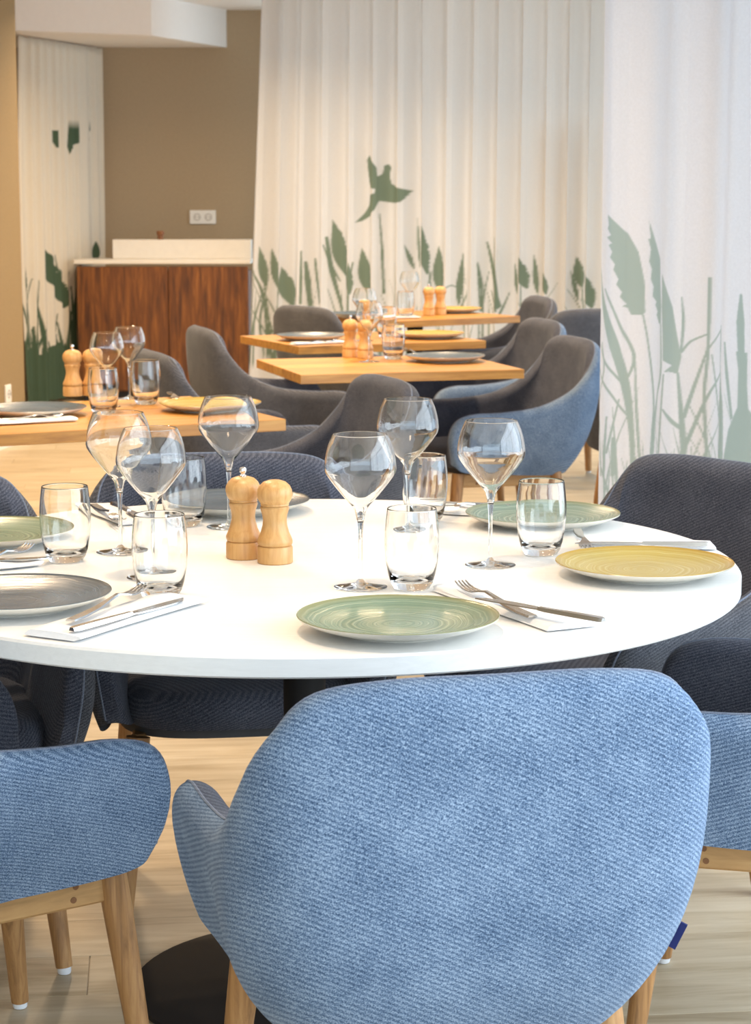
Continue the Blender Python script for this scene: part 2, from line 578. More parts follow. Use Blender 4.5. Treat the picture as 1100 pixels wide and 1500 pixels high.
def curtain(name, A, B, zt, mat, lam, amp, shapes, resx, zrows, flare=None, seed=0, label='', depthvar=.3):
    A, B = Vector((A[0], A[1], 0)), Vector((B[0], B[1], 0))
    L = (B - A).length
    T = (B - A) / L
    N = Vector((T.y, -T.x, 0))                 # towards the camera side
    n = int(L / resx) + 1
    s = np.linspace(0, L, n)
    Z = np.array(zrows)
    S, ZZ = np.meshgrid(s, Z)
    r = np.random.default_rng(seed)
    # irregular fold phase
    k = np.arange(0, L + lam * 3, lam)
    ph = np.cumsum(r.uniform(.72, 1.28, len(k))); ph -= ph[0]
    phase = 2 * np.pi * np.interp(S, k, ph)
    am = amp * np.interp(S, k, r.uniform(1 - depthvar, 1 + depthvar, len(k)))
    sway = r.uniform(-.25, .25, len(k))
    hz = 1 - ZZ / zt
    phase = phase + np.interp(S, k, sway) * hz * 3
    w = np.sin(phase)
    fold = am * (np.sign(w) * np.abs(w) ** .8 + .22 * np.sin(2 * phase + .7)) * (.8 + .25 * hz)
    slide = am * .35 * np.cos(phase)
    Sx = S + slide
    if flare: Sx = Sx + flare(S, ZZ)
    X = A.x + T.x * Sx + N.x * fold
    Y = A.y + T.y * Sx + N.y * fold
    V = np.stack([X, Y, ZZ], -1).reshape(-1, 3)
    rows, cols = S.shape
    i = np.arange(rows * cols).reshape(rows, cols)
    F = np.stack([i[:-1, :-1], i[:-1, 1:], i[1:, 1:], i[1:, :-1]], -1).reshape(-1, 4)
    me = bpy.data.meshes.new(name)
    me.vertices.add(len(V)); me.vertices.foreach_set('co', V.astype(np.float32).ravel())
    me.loops.add(F.size); me.loops.foreach_set('vertex_index', F.astype(np.int32).ravel())
    me.polygons.add(len(F)); me.polygons.foreach_set('loop_start', (np.arange(len(F)) * 4).astype(np.int32))
    me.polygons.foreach_set('loop_total', np.full(len(F), 4, np.int32))
    me.update(calc_edges=True)
    me.shade_smooth()
    # print: shapes are given in photo pixels and brought onto the flat cloth as (s, z)
    def sz(px, py):
        d = ray(px, py)
        # intersect vertical plane through A,B
        t = (A.x * N.x + A.y * N.y) / (d.x * N.x + d.y * N.y)
        P = Vector((d.x * t, d.y * t, 0)) - A
        return P.dot(T), CAM_H + d.z * t
    ink = np.zeros(S.shape, np.float32)
    resz = float(np.min(np.diff(Z)))
    for poly in shapes:
        P = np.array([sz(a, b) for a, b in poly])
        lo, hi = P.min(0), P.max(0)
        cm = (s > lo[0] - .12) & (s < hi[0] + .12)
        rm = (Z > lo[1] - .01) & (Z < hi[1] + .01)
        if not cm.any() or not rm.any(): continue
        ix = np.ix_(rm, cm)
        cov = 0
        for du in (-.33, 0, .33):
            for dz in (-.33, 0, .33):
                cov = cov + inside(P, Sx[ix] + du * resx, ZZ[ix] + dz * resz)
        ink[ix] = np.maximum(ink[ix], (cov / 9.0).astype(np.float32))
    a = me.attributes.new('print', 'FLOAT', 'POINT')
    a.data.foreach_set('value', ink.ravel())
    me.materials.append(mat)
    o = link(name, me)
    tag(o, label, 'curtain')
    return o

def zr(parts):
    out = []
    for (a, b, st) in parts:
        out += list(np.arange(a, b, st))
    out.append(parts[-1][1])
    return out

def Zm(ox, oy, s):
    return lambda pts: [(ox + a / s, oy + b / s) for a, b in pts]

def grass(seed, x0, x1, ybase, ytop, n, w, lean=.18):
    r = np.random.default_rng(seed)
    out = []
    for _ in range(n):
        x = r.uniform(x0, x1); yt = ybase - (ybase - ytop) * r.uniform(.3, 1)
        dx = (ybase - yt) * r.normal(0, lean)
        ww = w * r.uniform(.5, 1.3)
        out.append(stroke([(x, ybase), (x + dx * .35, (ybase * .5 + yt * .5)), (x + dx, yt)], [ww, ww * .8, ww * .2]))
    return out

# --- long cream curtain across the back
z2 = Zm(360, 180, 2.75)
z3 = Zm(700, 180, 2.75)
sh = [np.array(z2([(492, 130), (480, 148), (486, 200), (493, 240), (502, 262), (526, 266), (524, 284), (497, 290), (492, 330), (472, 362),
                   (440, 402), (462, 396), (480, 384), (500, 374), (524, 350), (536, 315), (580, 322), (612, 322), (630, 318), (648, 300),
                   (640, 300), (658, 288), (650, 287), (667, 274), (622, 262), (577, 246), (568, 215), (575, 178), (564, 165), (551, 172),
                   (546, 205), (532, 216), (530, 180), (512, 150)]))]
def pl2(t, b, w, sd=0, z=z2, side=-1): return np.array(z(plume(t, b, w, .22, side, sd)))
def st(pts, ws, z=z2): return np.array(z(stroke(pts, ws)))
sh += [pl2((346, 388), (398, 618), 58, 1), pl2((460, 503), (490, 690), 52, 2), pl2((60, 493), (78, 660), 26, 3), pl2((92, 500), (120, 675), 32, 4),
       pl2((148, 578), (182, 740), 48, 5), pl2((768, 492), (778, 690), 50, 6), pl2((712, 398), (732, 610), 28, 7), pl2((866, 522), (850, 735), 24, 8),
       pl2((680, 378), (690, 585), 13, 9), pl2((640, 488), (668, 590), 14, 10), pl2((420, 560), (425, 690), 26, 11)]
sh += [st([(537, 365), (544, 520), (548, 690)], [3, 8, 8]), st([(330, 458), (345, 600), (378, 760)], [10, 15, 10]), st([(228, 515), (227, 620), (225, 730)], [5, 9, 9]),
       st([(240, 558), (246, 640), (252, 740)], [8, 18, 14]), st([(268, 545), (274, 620), (288, 730)], [6, 11, 9]), st([(965, 485), (990, 600), (1022, 745)], [7, 16, 14]),
       st([(1000, 460), (1006, 600), (1016, 750)], [8, 15, 14]), st([(935, 560), (938, 650), (942, 760)], [3, 6, 6]), st([(970, 600), (955, 680), (948, 760)], [3, 5, 6]),
       st([(320, 490), (345, 580), (370, 640)], [4, 9, 5]), st([(398, 618), (405, 700), (402, 900)], [6, 6, 6]), st([(435, 560), (420, 680), (418, 900)], [5, 8, 8]),
       st([(490, 690), (486, 800), (480, 920)], [8, 10, 8]), st([(120, 675), (128, 800), (120, 940)], [5, 6, 6]), st([(78, 660), (60, 800), (70, 940)], [5, 6, 6]),
       st([(182, 740), (196, 820), (190, 940)], [6, 8, 8]), st([(30, 575), (70, 700), (80, 940)], [5, 9, 8]), st([(804, 670), (830, 655), (850, 668)], [3, 5, 3]),
       st([(600, 560), (606, 640), (604, 760)], [6, 10, 8]), st([(740, 600), (738, 660), (742, 760)], [5, 8, 8]), st([(880, 690), (860, 740), (850, 800)], [5, 7, 7])]
for t, b, w, sd in [((162, 522), (196, 668), 40, 21), ((218, 530), (230, 690), 22, 22), ((266, 598), (280, 690), 24, 23), ((390, 535), (408, 664), 40, 24),
                    ((434, 596), (458, 745), 40, 25), ((138, 565), (150, 690), 18, 26), ((372, 590), (395, 720), 14, 27)]:
    sh.append(pl2(t, b, w, sd, z3))
sh += [st([(408, 664), (415, 760), (420, 900)], [6, 7, 7], z3), st([(28, 480), (60, 600), (90, 740)], [6, 14, 12], z3), st([(65, 460), (72, 600), (85, 745)], [8, 15, 14], z3),
       st([(0, 570), (10, 650), (12, 760)], [6, 10, 8], z3), st([(45, 675), (60, 720), (80, 760)], [4, 8, 8], z3), st([(120, 680), (100, 740), (80, 800)], [3, 7, 7], z3)]
sh += grass(5, 366, 440, 540, 395, 26, 2.6) + grass(6, 440, 640, 560, 410, 34, 2.4) + grass(7, 640, 880, 560, 400, 44, 2.4)
cL = at_y(371, 400, 13.56)
def flare_left(S, Z):
    return np.exp(-S / .35) * (.10 * (Z / 2.5 - .45)) * 1.1
curtain('curtain', (cL.x, cL.y), (2.38, 12.35), ZC - .005, M['cloth_back'], .152, .044, sh, .0050, zr([(.02, .35, .05), (.35, 1.78, .0050), (1.78, ZC - .005, .06)]),
        flare_left, 3, 'long cream curtain across the back printed with reeds and one flying bird')

structure(MB().lathe([(.0, 0), (.085, 0), (.085, 1.50), (.06, 1.54), (.05, 1.56), (.08, 1.60), (.085, 1.65), (.06, 1.70), (.0, 1.72)], 24, (1.17, 13.03, 0)).build('curtain_shade_post', M['frame']))  # plain post added unseen behind the curtain to shade a soft outline through it

# --- side curtain in the far left corner
z1 = Zm(0, 0, 2.75)
shl = [np.array(z1([(278, 480), (300, 490), (313, 515), (313, 575), (296, 592), (284, 600), (281, 622), (277, 590)])),
       np.array(z1([(217, 525), (240, 522), (240, 596), (224, 594), (218, 570)])), np.array(z1([(228, 435), (240, 430), (240, 472), (234, 460)])),
       np.array(z1([(362, 518), (376, 508), (374, 522), (362, 545)])), np.array(z1([(356, 552), (364, 550), (362, 568), (356, 566)]))]
shl += [np.array(z1(plume((190, 1003), (228, 1165), 48, .2, -1, 31))), np.array(z1(plume((236, 1085), (262, 1240), 46, .2, -1, 32))),
        np.array(z1(plume((104, 1030), (112, 1210), 26, .2, -1, 33))), np.array(z1(plume((388, 970), (388, 1050), 12, .1, -1, 34)))]
shl += grass(41, 30, 112, 560, 372, 26, 2.6, .07) + grass(42, 28, 112, 600, 440, 34, 4.0, .06)
shl += [np.array([(24, 530), (45, 505), (62, 520), (84, 500), (112, 515), (120, 640), (20, 640)])]
a0 = at_y(30, 200, 13.2); b0 = at_y(150, 200, 14.38)
def flare_l2(S, Z):
    return np.exp(-S / .25) * .10 * np.sin(np.clip(Z / 2.3, 0, 1) * PI * .9 + .2) * -.6 + .0
curtain('curtain', (a0.x, a0.y), (b0.x, b0.y), ZS - .01, M['cloth_left'], .13, .015, shl, .004, zr([(.02, .2, .05), (.2, 1.75, .006), (1.75, ZS - .01, .06)]),
        flare_l2, 9, 'cream side curtain in the far left corner beside the walnut sideboard')

# --- sheer curtain on the right, nearer to the camera
P = lambda pts: np.array(z3(pts))
shr = [P([(537, 368), (560, 395), (605, 445), (638, 520), (658, 640), (660, 765), (650, 775), (612, 772), (602, 745), (586, 738), (600, 730), (578, 700), (586, 682), (566, 650),
          (574, 630), (556, 590), (562, 570), (545, 540), (553, 520), (540, 490), (553, 485), (534, 460), (549, 452), (537, 425), (541, 410)]),
       P([(675, 393), (690, 440), (712, 500), (733, 550), (738, 640), (746, 740), (744, 812), (728, 805), (712, 775), (718, 760), (704, 735), (710, 722), (690, 700),
          (694, 660), (681, 630), (686, 590), (675, 560), (682, 510), (671, 465), (682, 470)]),
       P([(750, 605), (770, 660), (795, 740), (810, 850), (824, 940), (812, 1010), (780, 1000), (760, 1002), (792, 975), (757, 955), (755, 850), (750, 740)])]
def sr(pts, ws): shr.append(st(pts, ws, z3))
sr([(652, 775), (672, 900), (698, 1120), (690, 1250), (678, 1420)], [7, 8, 11, 12, 12])
sr([(744, 810), (746, 1000), (720, 1110), (700, 1240), (690, 1420)], [7, 10, 10, 14, 14])
sr([(812, 1005), (818, 1120), (824, 1250), (828, 1420)], [9, 12, 18, 16])
sr([(486, 560), (525, 760), (560, 900), (595, 1060), (612, 1250), (615, 1420)], [4, 22, 36, 28, 18, 16])
sr([(525, 665), (580, 820), (622, 945), (592, 1050)], [6, 10, 12, 8])
sr([(912, 623), (908, 800), (902, 950), (890, 1120), (900, 1420)], [14, 14, 12, 12, 14])
sr([(822, 925), (850, 882), (900, 855)], [8, 9, 7]); sr([(902, 915), (860, 1060), (826, 1190)], [8, 12, 14])
sr([(970, 815), (975, 940), (992, 1120), (998, 1250), (1000, 1420)], [6, 16, 30, 24, 16]); sr([(968, 835), (915, 900), (905, 920)], [7, 7, 6])
sr([(1076, 688), (1074, 800), (1076, 930)], [8, 28, 24])
shr.append(P([(1058, 918), (1098, 925), (1096, 1050), (1100, 1150), (1120, 1180), (1110, 1420), (1000, 1420), (1030, 1230), (1062, 1140), (1066, 1000)]))
sr([(1016, 880), (1024, 1000), (1042, 1190)], [7, 12, 9]); sr([(482, 985), (540, 1080), (615, 1205)], [8, 9, 7]); sr([(500, 890), (530, 970), (588, 1050)], [6, 9, 10])
sr([(828, 1310), (900, 1110), (985, 990)], [14, 12, 6]); sr([(918, 935), (945, 1100), (985, 1300)], [6, 9, 7]); sr([(755, 1150), (790, 1200), (822, 1230)], [7, 16, 16])
sr([(1180, 700), (1170, 950), (1150, 1420)], [8, 30, 20]); sr([(1250, 560), (1260, 850), (1270, 1420)], [6, 30, 20])
sr([(532, 1180), (525, 1290), (520, 1420)], [6, 10, 10]); sr([(555, 1265), (556, 1320), (552, 1420)], [14, 22, 14]); sr([(575, 1110), (550, 1230), (530, 1330)], [6, 8, 8])
sr([(625, 960), (628, 1150), (640, 1420)], [5, 10, 10]); sr([(480, 1180), (500, 1300), (505, 1420)], [10, 8, 8]); sr([(760, 1010), (745, 1200), (730, 1420)], [7, 9, 9])
sr([(965, 1120), (970, 1240), (1005, 1420)], [5, 14, 10]); sr([(510, 880), (520, 1000), (470, 1150)], [5, 6, 6]); sr([(826, 700), (830, 800), (822, 925)], [4, 9, 7])
shr += grass(51, 872, 1100, 760, 560, 34, 3.4, .2) + grass(52, 872, 1160, 790, 640, 36, 4.0, .15)
cR = at(871, 700, .52)
rA = at_y(874, 500, 6.45)
curtain('curtain', (rA.x, rA.y), (2.36, 5.35), ZC - .005, M['cloth_right'], .21, .034, shr, .0030, zr([(.02, .3, .04), (.3, 1.45, .0030), (1.45, ZC - .005, .05)]),
        None, 11, 'sheer white daylit curtain on the right printed with tall pale reeds', .5)

# ------------------------------------------------------------------ sideboard niche
wt = at(110, 383, .905)
x0, x1 = at_y(112, 400, 13.70).x, at_y(364, 400, 13.70).x
sb = empty('sideboard', ((x0 + x1) / 2, 13.86, 0))
tag(sb, 'walnut veneered sideboard with two doors under the white worktop', 'cabinet')
W_ = x1 - x0
MB().box((0, .012, .45), (W_, .30, .78)).build('body', M['walnut'], sb, smooth=False)
MB().box((0, .03, .03), (W_ - .06, .25, .06)).build('plinth', M['dark'], sb, smooth=False)
dsp = [at_y(112, 400, 13.70).x, at_y(246, 400, 13.70).x, at_y(364, 400, 13.70).x]
for k in range(2):
    a, b = dsp[k] - sb.location.x, dsp[k + 1] - sb.location.x
    MB().box(((a + b) / 2, -.151, .47), (b - a - .006, .022, .80), bev=.002).build('door', M['walnut'], sb, smooth=False)
wk = MB().box(((x0 + x1) / 2 + .0, 13.865, .90), (W_ + .03, .37, .026), bev=.003).build('worktop', M['worktop'], smooth=False)
tag(wk, 'thin white worktop lying on the walnut sideboard', 'worktop')
ua, ub = at_y(165, 360, 13.9).x, at_y(368, 360, 13.9).x
up = MB().box(((ua + ub) / 2, 13.96, .913 + .062), (ub - ua, .14, .124), bev=.003).build('upstand', M['worktop'], smooth=False)
tag(up, 'white boxed upstand on the worktop against the tan wall', 'upstand')
ck = at_y(235, 347, 13.95)
cz = .913 + .124
m = MB().lathe([(.0, 0), (.017, 0), (.02, .006), (.017, .026), (.024, .03), (.026, .052), (.022, .056), (.0, .056)], 16)
o = m.build('bottle_stopper', M['cork']); o.location = (ck.x, 13.95, cz)
tag(o, 'small brown stopper standing on the white upstand', 'stopper')

def socket(name, px, py, y, n, label, yaw=0.0, w=.082, h=.082):
    p = at_y(px, py, y)
    o = empty(name, (p.x, p.y, p.z), yaw)
    tag(o, label, 'socket')
    MB().box((0, 0, 0), (w * n, .012, h), bev=.003).build('cover_plate', M['plastic'], o, smooth=False)
    for k in range(n):
        x = (k - (n - 1) / 2) * w * .86
        pts = [(x + .021 * math.cos(a), -.007, .021 * math.sin(a)) for a in np.linspace(0, 2 * PI, 25)[:-1]]
        MB().tube(pts, .0022, 6, closed=True).build('socket_ring', M['ringgrey'], o)
        for s_ in (-1, 1):
            MB().tube([(x + s_ * .0095, -.0075, 0), (x + s_ * .0095, -.0055, 0)], .0035, 8).build('pin_hole', M['dark'], o)
    return o
socket('wall_socket', 297, 318, YB - .006, 2, 'double white wall socket on the tan wall above the sideboard', w=.088, h=.092)
ps = at_y(4, 577, 11.25)
tt = (ps - pr).dot(dv)
pp = pr + dv * tt - nv * .006
o = socket('wall_socket', 4, 577, pp.y, 1, 'white socket low on the ochre wall pier at the left edge', yaw=math.atan2(-nv.x, nv.y), h=.10)
o.location = (pp.x, pp.y, ps.z)

# ================================================================== FURNITURE
# ------------------------------------------------------------------ upholstered shell armchair (faces +y)
RIM = [(0, -.315, .830), (.12, -.311, .829), (.205, -.300, .816), (.244, -.282, .776), (.258, -.245, .716), (.263, -.182, .655),
       (.266, -.070, .606), (.271, .070, .589), (.274, .175, .586), (.273, .238, .564), (.266, .264, .505), (.252, .250, .412)]
BOT = [(0, -.215, .372), (.090, -.212, .372), (.140, -.200, .372), (.170, -.180, .372), (.188, -.150, .372), (.203, -.095, .372),
       (.207, -.020, .372), (.212, .065, .374), (.220, .140, .378), (.230, .195, .384), (.240, .226, .392), (.249, .242, .404)]
def full(c): 
    return [(-x, y_, z) for x, y_, z in c[:0:-1]] + list(c)
def dense(c, n=5):
    return smooth_poly(full(c), n)
R_, B_ = dense(RIM), dense(BOT)
nc = len(R_)
cen = np.array([0, .02])
out2 = (R_[:, :2] + B_[:, :2]) / 2 - np.array([0, .10])
tg = np.gradient((R_ + B_) / 2, axis=0)
nr2 = np.c_[tg[:, 1], -tg[:, 0]]
nr2 /= np.linalg.norm(nr2, axis=1)[:, None] + 1e-9
# outward = away from the seat centre
sgn = np.sign((nr2 * ((R_[:, :2] + B_[:, :2]) / 2 - np.array([0, .0]))).sum(1))
nr2 *= np.median(sgn)
Hh = R_[:, 2] - B_[:, 2]
Mid = (R_ + B_) / 2
backness = np.clip((.02 - Mid[:, 1]) / .20, 0, 1) ** 1.0
Mid[:, :2] += nr2 * (.006 + .062 * backness)[:, None]
Mid[:, 2] -= Hh * (.06 + .12 * backness)
SS = np.r_[np.linspace(0, .8, 12)[:-1], 1 - .2 * np.cos(np.linspace(0, PI / 2, 11))]
SS = np.r_[np.linspace(0, .84, 12), 1 - .16 * (1 - np.linspace(0, 1, 10)[1:]) ** 2]
G = np.array([(1 - s) ** 2 * B_ + 2 * s * (1 - s) * Mid + s * s * R_ for s in SS])      # rows s, cols t
ds = np.gradient(G, axis=0); dt = np.gradient(G, axis=1)
NN = np.cross(dt, ds)
NN /= np.linalg.norm(NN, axis=2)[:, :, None] + 1e-9
if NN[6, nc // 2, 1] > 0: NN = -NN
for c_ in range(7):                                   # steady direction where the arm runs out
    NN[:, c_] = NN[:, 7]; NN[:, nc - 1 - c_] = NN[:, nc - 8]
NN /= np.linalg.norm(NN, axis=2)[:, :, None] + 1e-9
Lc = np.linalg.norm(np.diff(G, axis=0), axis=2)
edge = np.r_[np.cumsum(Lc[::-1], axis=0)[::-1], np.zeros((1, nc))]
H0, RR = .026, .034
e_ = np.clip(edge / RR, 0, 1)
tip = np.minimum(np.arange(nc), nc - 1 - np.arange(nc)) / 9.0
hh = H0 * np.sqrt(1 - (1 - e_) ** 2) * np.sqrt(np.clip(tip, 0, 1) * (2 - np.clip(tip, 0, 1)))[None, :]
OUT = G + NN * hh[:, :, None]
INN = G - NN * hh[:, :, None] * 1.25

def superellipse(a, b, cx, cy, n, k=48):
    o_ = []
    for i in range(k):
        t = 2 * PI * i / k
        c, s = math.cos(t), math.sin(t)
        o_.append((cx + a * math.copysign(abs(c) ** (2 / n), c), cy + b * math.copysign(abs(s) ** (2 / n), s)))
    return o_
def slab(outl, prof, c=(0, .02)):
    """outl scaled by prof [(shrink metres, z)] ; closed top and bottom"""
    vs, fs = [], []
    k = len(outl)
    for ins, z in prof:
        for (x, y_) in outl:
            dx, dy = x - c[0], y_ - c[1]
            d = math.hypot(dx, dy)
            f = max(0.0, d - ins) / d
            vs.append((c[0] + dx * f, c[1] + dy * f, z))
    for i in range(len(prof) - 1):
        for j in range(k):
            j2 = (j + 1) % k
            fs.append((i * k + j, i * k + j2, i * k + k + j2, i * k + k + j))
    fs.append(tuple(range(k - 1, -1, -1)))
    n = (len(prof) - 1) * k
    fs.append(tuple(range(n, n + k)))
    return MB().add(vs, fs)

def make_chair(shell):
    c = empty('armchair')
    tag(c, None, 'chair')
    MB().grid(OUT).build('shell', M[shell], c)
    MB().grid(INN[:, ::-1]).build('inner_upholstery', M['grey'], c)
    rim = [tuple(p) for p in G[-1]]
    MB().tube(rim, .0022, 6).build('piping', M['piping'], c)
    so = superellipse(.228, .240, 0, .03, 3.6)
    slab(so, [(.05, .385), (.012, .388), (.0, .405), (.0, .425), (.008, .444), (.03, .456), (.07, .460), (.14, .463)]).build('seat_cushion', M['grey'], c)
    slab(superellipse(.225, .215, 0, .0, 3.2), [(.03, .355), (.0, .362), (.0, .392)], (0, 0)).build('seat_base', M['under'], c)
    for sx in (-1, 1):
        r = MB().box((sx * .188, .015, .343), (.026, .36, .05), bev=.004).build('side_rail', M['ashx'], c, smooth=False)
        for yy in (.142, .138):
            zz = .352 if yy == .142 else .332
            MB().tube([(sx * .202, yy, zz), (sx * .198, yy, zz)], .005, 10).build('dowel_plug', M['plug'], r)
    for sy in (-1, 1):
        MB().box((0, .0 if sy > 0 else -.158, .343), (.36, .026, .05), bev=.004).build('cross_rail', M['ashx'], c, smooth=False)
    for sx in (-1, 1):
        for sy in (-1, 1):
            top = Vector((sx * .192, .205 if sy > 0 else -.160, .368)); bot = Vector((sx * .226, .245 if sy > 0 else -.205, .012))
            n = 6
            l = MB().tube([top.lerp(bot, k / n) for k in range(n + 1)], [.0225, .0225, .0215, .020, .0182, .0165, .0150], 16).build('leg', M['ash'], c)
            MB().lathe([(.0, 0), (.011, 0), (.0125, .003), (.0125, .014)], 14, (bot.x, bot.y, 0), False, True).build('foot_glide', M['glide'], l)
    return c

chair = make_chair('blue')
chair_shaded = make_chair('slate')  # same chair where it stands in shade, darkened by its cloth colour
def face(fx, fy): return math.atan2(-fx, fy)
def chair_top(px, py, f, label, group, z=.838, proto=None):
    """place by where the middle of the back's top edge stands"""
    f = Vector((f[0], f[1], 0)).normalized()
    p = at(px, py, z)
    loc = Vector((p.x, p.y, 0)) + f * .315
    return place(proto or chair, loc, face(f.x, f.y), label, group)
def chair_at(x, y, f, label, group, proto=None):
    return place(proto or chair, Vector((x, y, 0)), face(f[0], f[1]), label, group)

GR = 'armchairs around the round white table'
GB = 'armchairs at the wooden tables behind'
cA = chair_top(726, 979, (-.235, .972), 'blue armchair in the foreground with its back to the camera', GR)
ti = np.unravel_index(np.argmin(np.abs(OUT[:, :, 2] - .468) + np.abs(OUT[:, :, 0] - .256) + (OUT[:, :, 1] > 0) * 9), OUT.shape[:2])
tp, tn = OUT[ti], NN[ti]
tg_ = MB().box((0, 0, 0), (.009, .003, .036))
t_ = tg_.build('fabric_tag', M['tagblue'], cA, smooth=False)
t_.location = tuple(tp + tn * .004)
t_.rotation_euler = (0, .42, math.atan2(tn[1], tn[0]))
t_['label'] = 'dark blue fabric tag'
chair_at(-.675, 3.09, (.82, .57), 'blue armchair cut off at the lower left with its arm and oak legs showing', GR)
chair_top(322, 658, (.14, -.99), 'shade-darkened armchair on the far side of the round table behind the mills', GR, proto=chair_shaded)
chair_at(-.84, 3.74, (.30, -.954), 'dark armchair tucked under the round table at the left edge', GR, proto=chair_shaded)
chair_top(1056, 668, (-.78, -.63), 'shade-darkened armchair at the right behind the mustard plate', GR, proto=chair_shaded)
chair_at(.70, 3.35, (-.97, .24), 'blue armchair cut off at the right edge below the round table', GR)

chair_top(570, 549, (-.93, -.36), 'armchair turned left right behind the round table in the middle', GB, proto=chair_shaded)
chair_top(293, 476, (.95, .30), 'shade-darkened armchair with its tall back beside the walnut sideboard', GB, proto=chair_shaded)
chair_top(222, 511, (.93, .36), 'shade-darkened armchair half hidden behind the left wooden table', GB, proto=chair_shaded)
chair_top(846, 491, (-.96, -.27), 'blue armchair in front beside the nearest middle wooden table', GB)
chair_top(800, 465, (-.96, -.27), 'blue armchair second in the right row behind the front one', GB)
chair_top(795, 432, (-.90, -.20), 'dark armchair farthest back in the right row before the curtain', GB, proto=chair_shaded)
chair_top(443, 446, (.80, .60), 'dark armchair at the left end of the farthest wooden table', GB, proto=chair_shaded)
chair_top(880, 450, (-.35, .94), 'dark armchair back peeking out left of the sheer curtain', GB, proto=chair_shaded)
chair_at(1.14, 8.0, (-.30, .95), 'shade-darkened armchair arm peeking out beside the sheer curtain edge', GB, proto=chair_shaded)
chair_at(-1.225, 4.93, (-.35, .94), 'shade-darkened armchair corner at the left edge below the left wooden table', GB, proto=chair_shaded)

# ------------------------------------------------------------------ round white table
TC, TR, TH = (-.121, 3.514), .729, .75
rt = empty('round_table', (TC[0], TC[1], 0))
tag(rt, 'large round white dining table in the foreground on a black pedestal', 'table')
MB().lathe([(.0, TH - .032), (TR - .004, TH - .032), (TR, TH - .029), (TR, TH - .004), (TR - .003, TH), (TR - .3, TH), (.0, TH)], 128).build('tabletop', M['white'], rt, sharp=30)
MB().lathe([(.036, .018), (.036, .70), (.10, .704), (.10, .718)], 32).build('column', M['black'], rt)
MB().lathe([(.0, 0), (.30, 0), (.302, .003), (.30, .008), (.05, .018), (.0, .018)], 64).build('base_plate', M['black'], rt, sharp=25)

# ------------------------------------------------------------------ wooden tables
def wood_table(nl, nr, depth, length, label, z=.75, plate=None, ns=5):
    a, b = at(*nl, z), at(*nr, z)
    u = (b - a); u.z = 0; u.normalize()
    v = Vector((-u.y, u.x, 0))
    c = b - u * length / 2 + v * depth / 2
    t = empty('wooden_table', (c.x, c.y, 0), math.atan2(u.y, u.x))
    tag(t, label, 'table', 'oak dining tables')
    w = depth / ns
    for k in range(ns):
        MB().box((0, -depth / 2 + w * (k + .5), z - .016), (length, w - .0008, .032), bev=.0012).build('stave', M['oak'], t, smooth=False)
    if plate:
        MB().box((0, 0, .008), (.66, .50, .016), bev=.002).build('base_plate', plate, t, smooth=False)
    else:
        MB().box((0, 0, .006), (.30, .30, .012), bev=.002).build('base_plate', M['black'], t, smooth=False)
    MB().box((0, 0, .36), (.06, .06, .71), bev=.004).build('column', M['black'], t, smooth=False)
    MB().box((0, 0, .712), (.34, .34, .008)).build('mounting_plate', M['black'], t, smooth=False)
    return t
t1 = wood_table((443, 549), (768, 541), .68, .80, 'nearest of the three oak tables in the middle with a blue plate')
t2 = wood_table((430, 508), (712, 499), .68, .83, 'middle of the three oak tables behind with a mustard plate')
t3 = wood_table((545, 472), (762, 463), .66, .80, 'farthest oak table in the middle standing before the curtain')
tl = wood_table((0, 636), (419, 614), .72, 1.55, 'oak table at the left with glasses and wooden mills', plate=M['plate_sheen'])

# ================================================================== TABLEWARE
def plate_mesh(mat):
    top = []
    n = 22
    for k in range(n + 1):
        r = .1425 * k / n
        z = .010 + .0135 * max(0, (r - .07) / .0725) ** 1.7 + .0005 * math.sin(r * 520)
        top.append((max(r, .0), z))
    prof_top = [(.0, .010)] + top[1:] + [(.1442, .0246), (.1450, .0238)]
    prof_bot = [(.1450, .0238), (.1440, .0215), (.128, .0135), (.105, .0065), (.088, .004), (.086, .0), (.078, .0), (.076, .003), (.0, .003)]
    mb = MB()
    mb.lathe(prof_top, 64)
    nf = len(mb.f)
    mb.lathe(prof_bot[::-1], 64)
    me = mb.mesh('plate', [mat, M['stone']], sharp=50)
    idx = np.zeros(len(mb.f), np.int32); idx[nf:] = 1
    # bottom half is bare stoneware
    me.polygons.foreach_set('material_index', idx)
    return me
def plate_proto(mat):
    o = link('plate', plate_mesh(M[mat]))
    tag(o, None, 'plate')
    return o
plates = {k: plate_proto('g_' + k) for k in ('green', 'yellow', 'blue', 'aqua')}
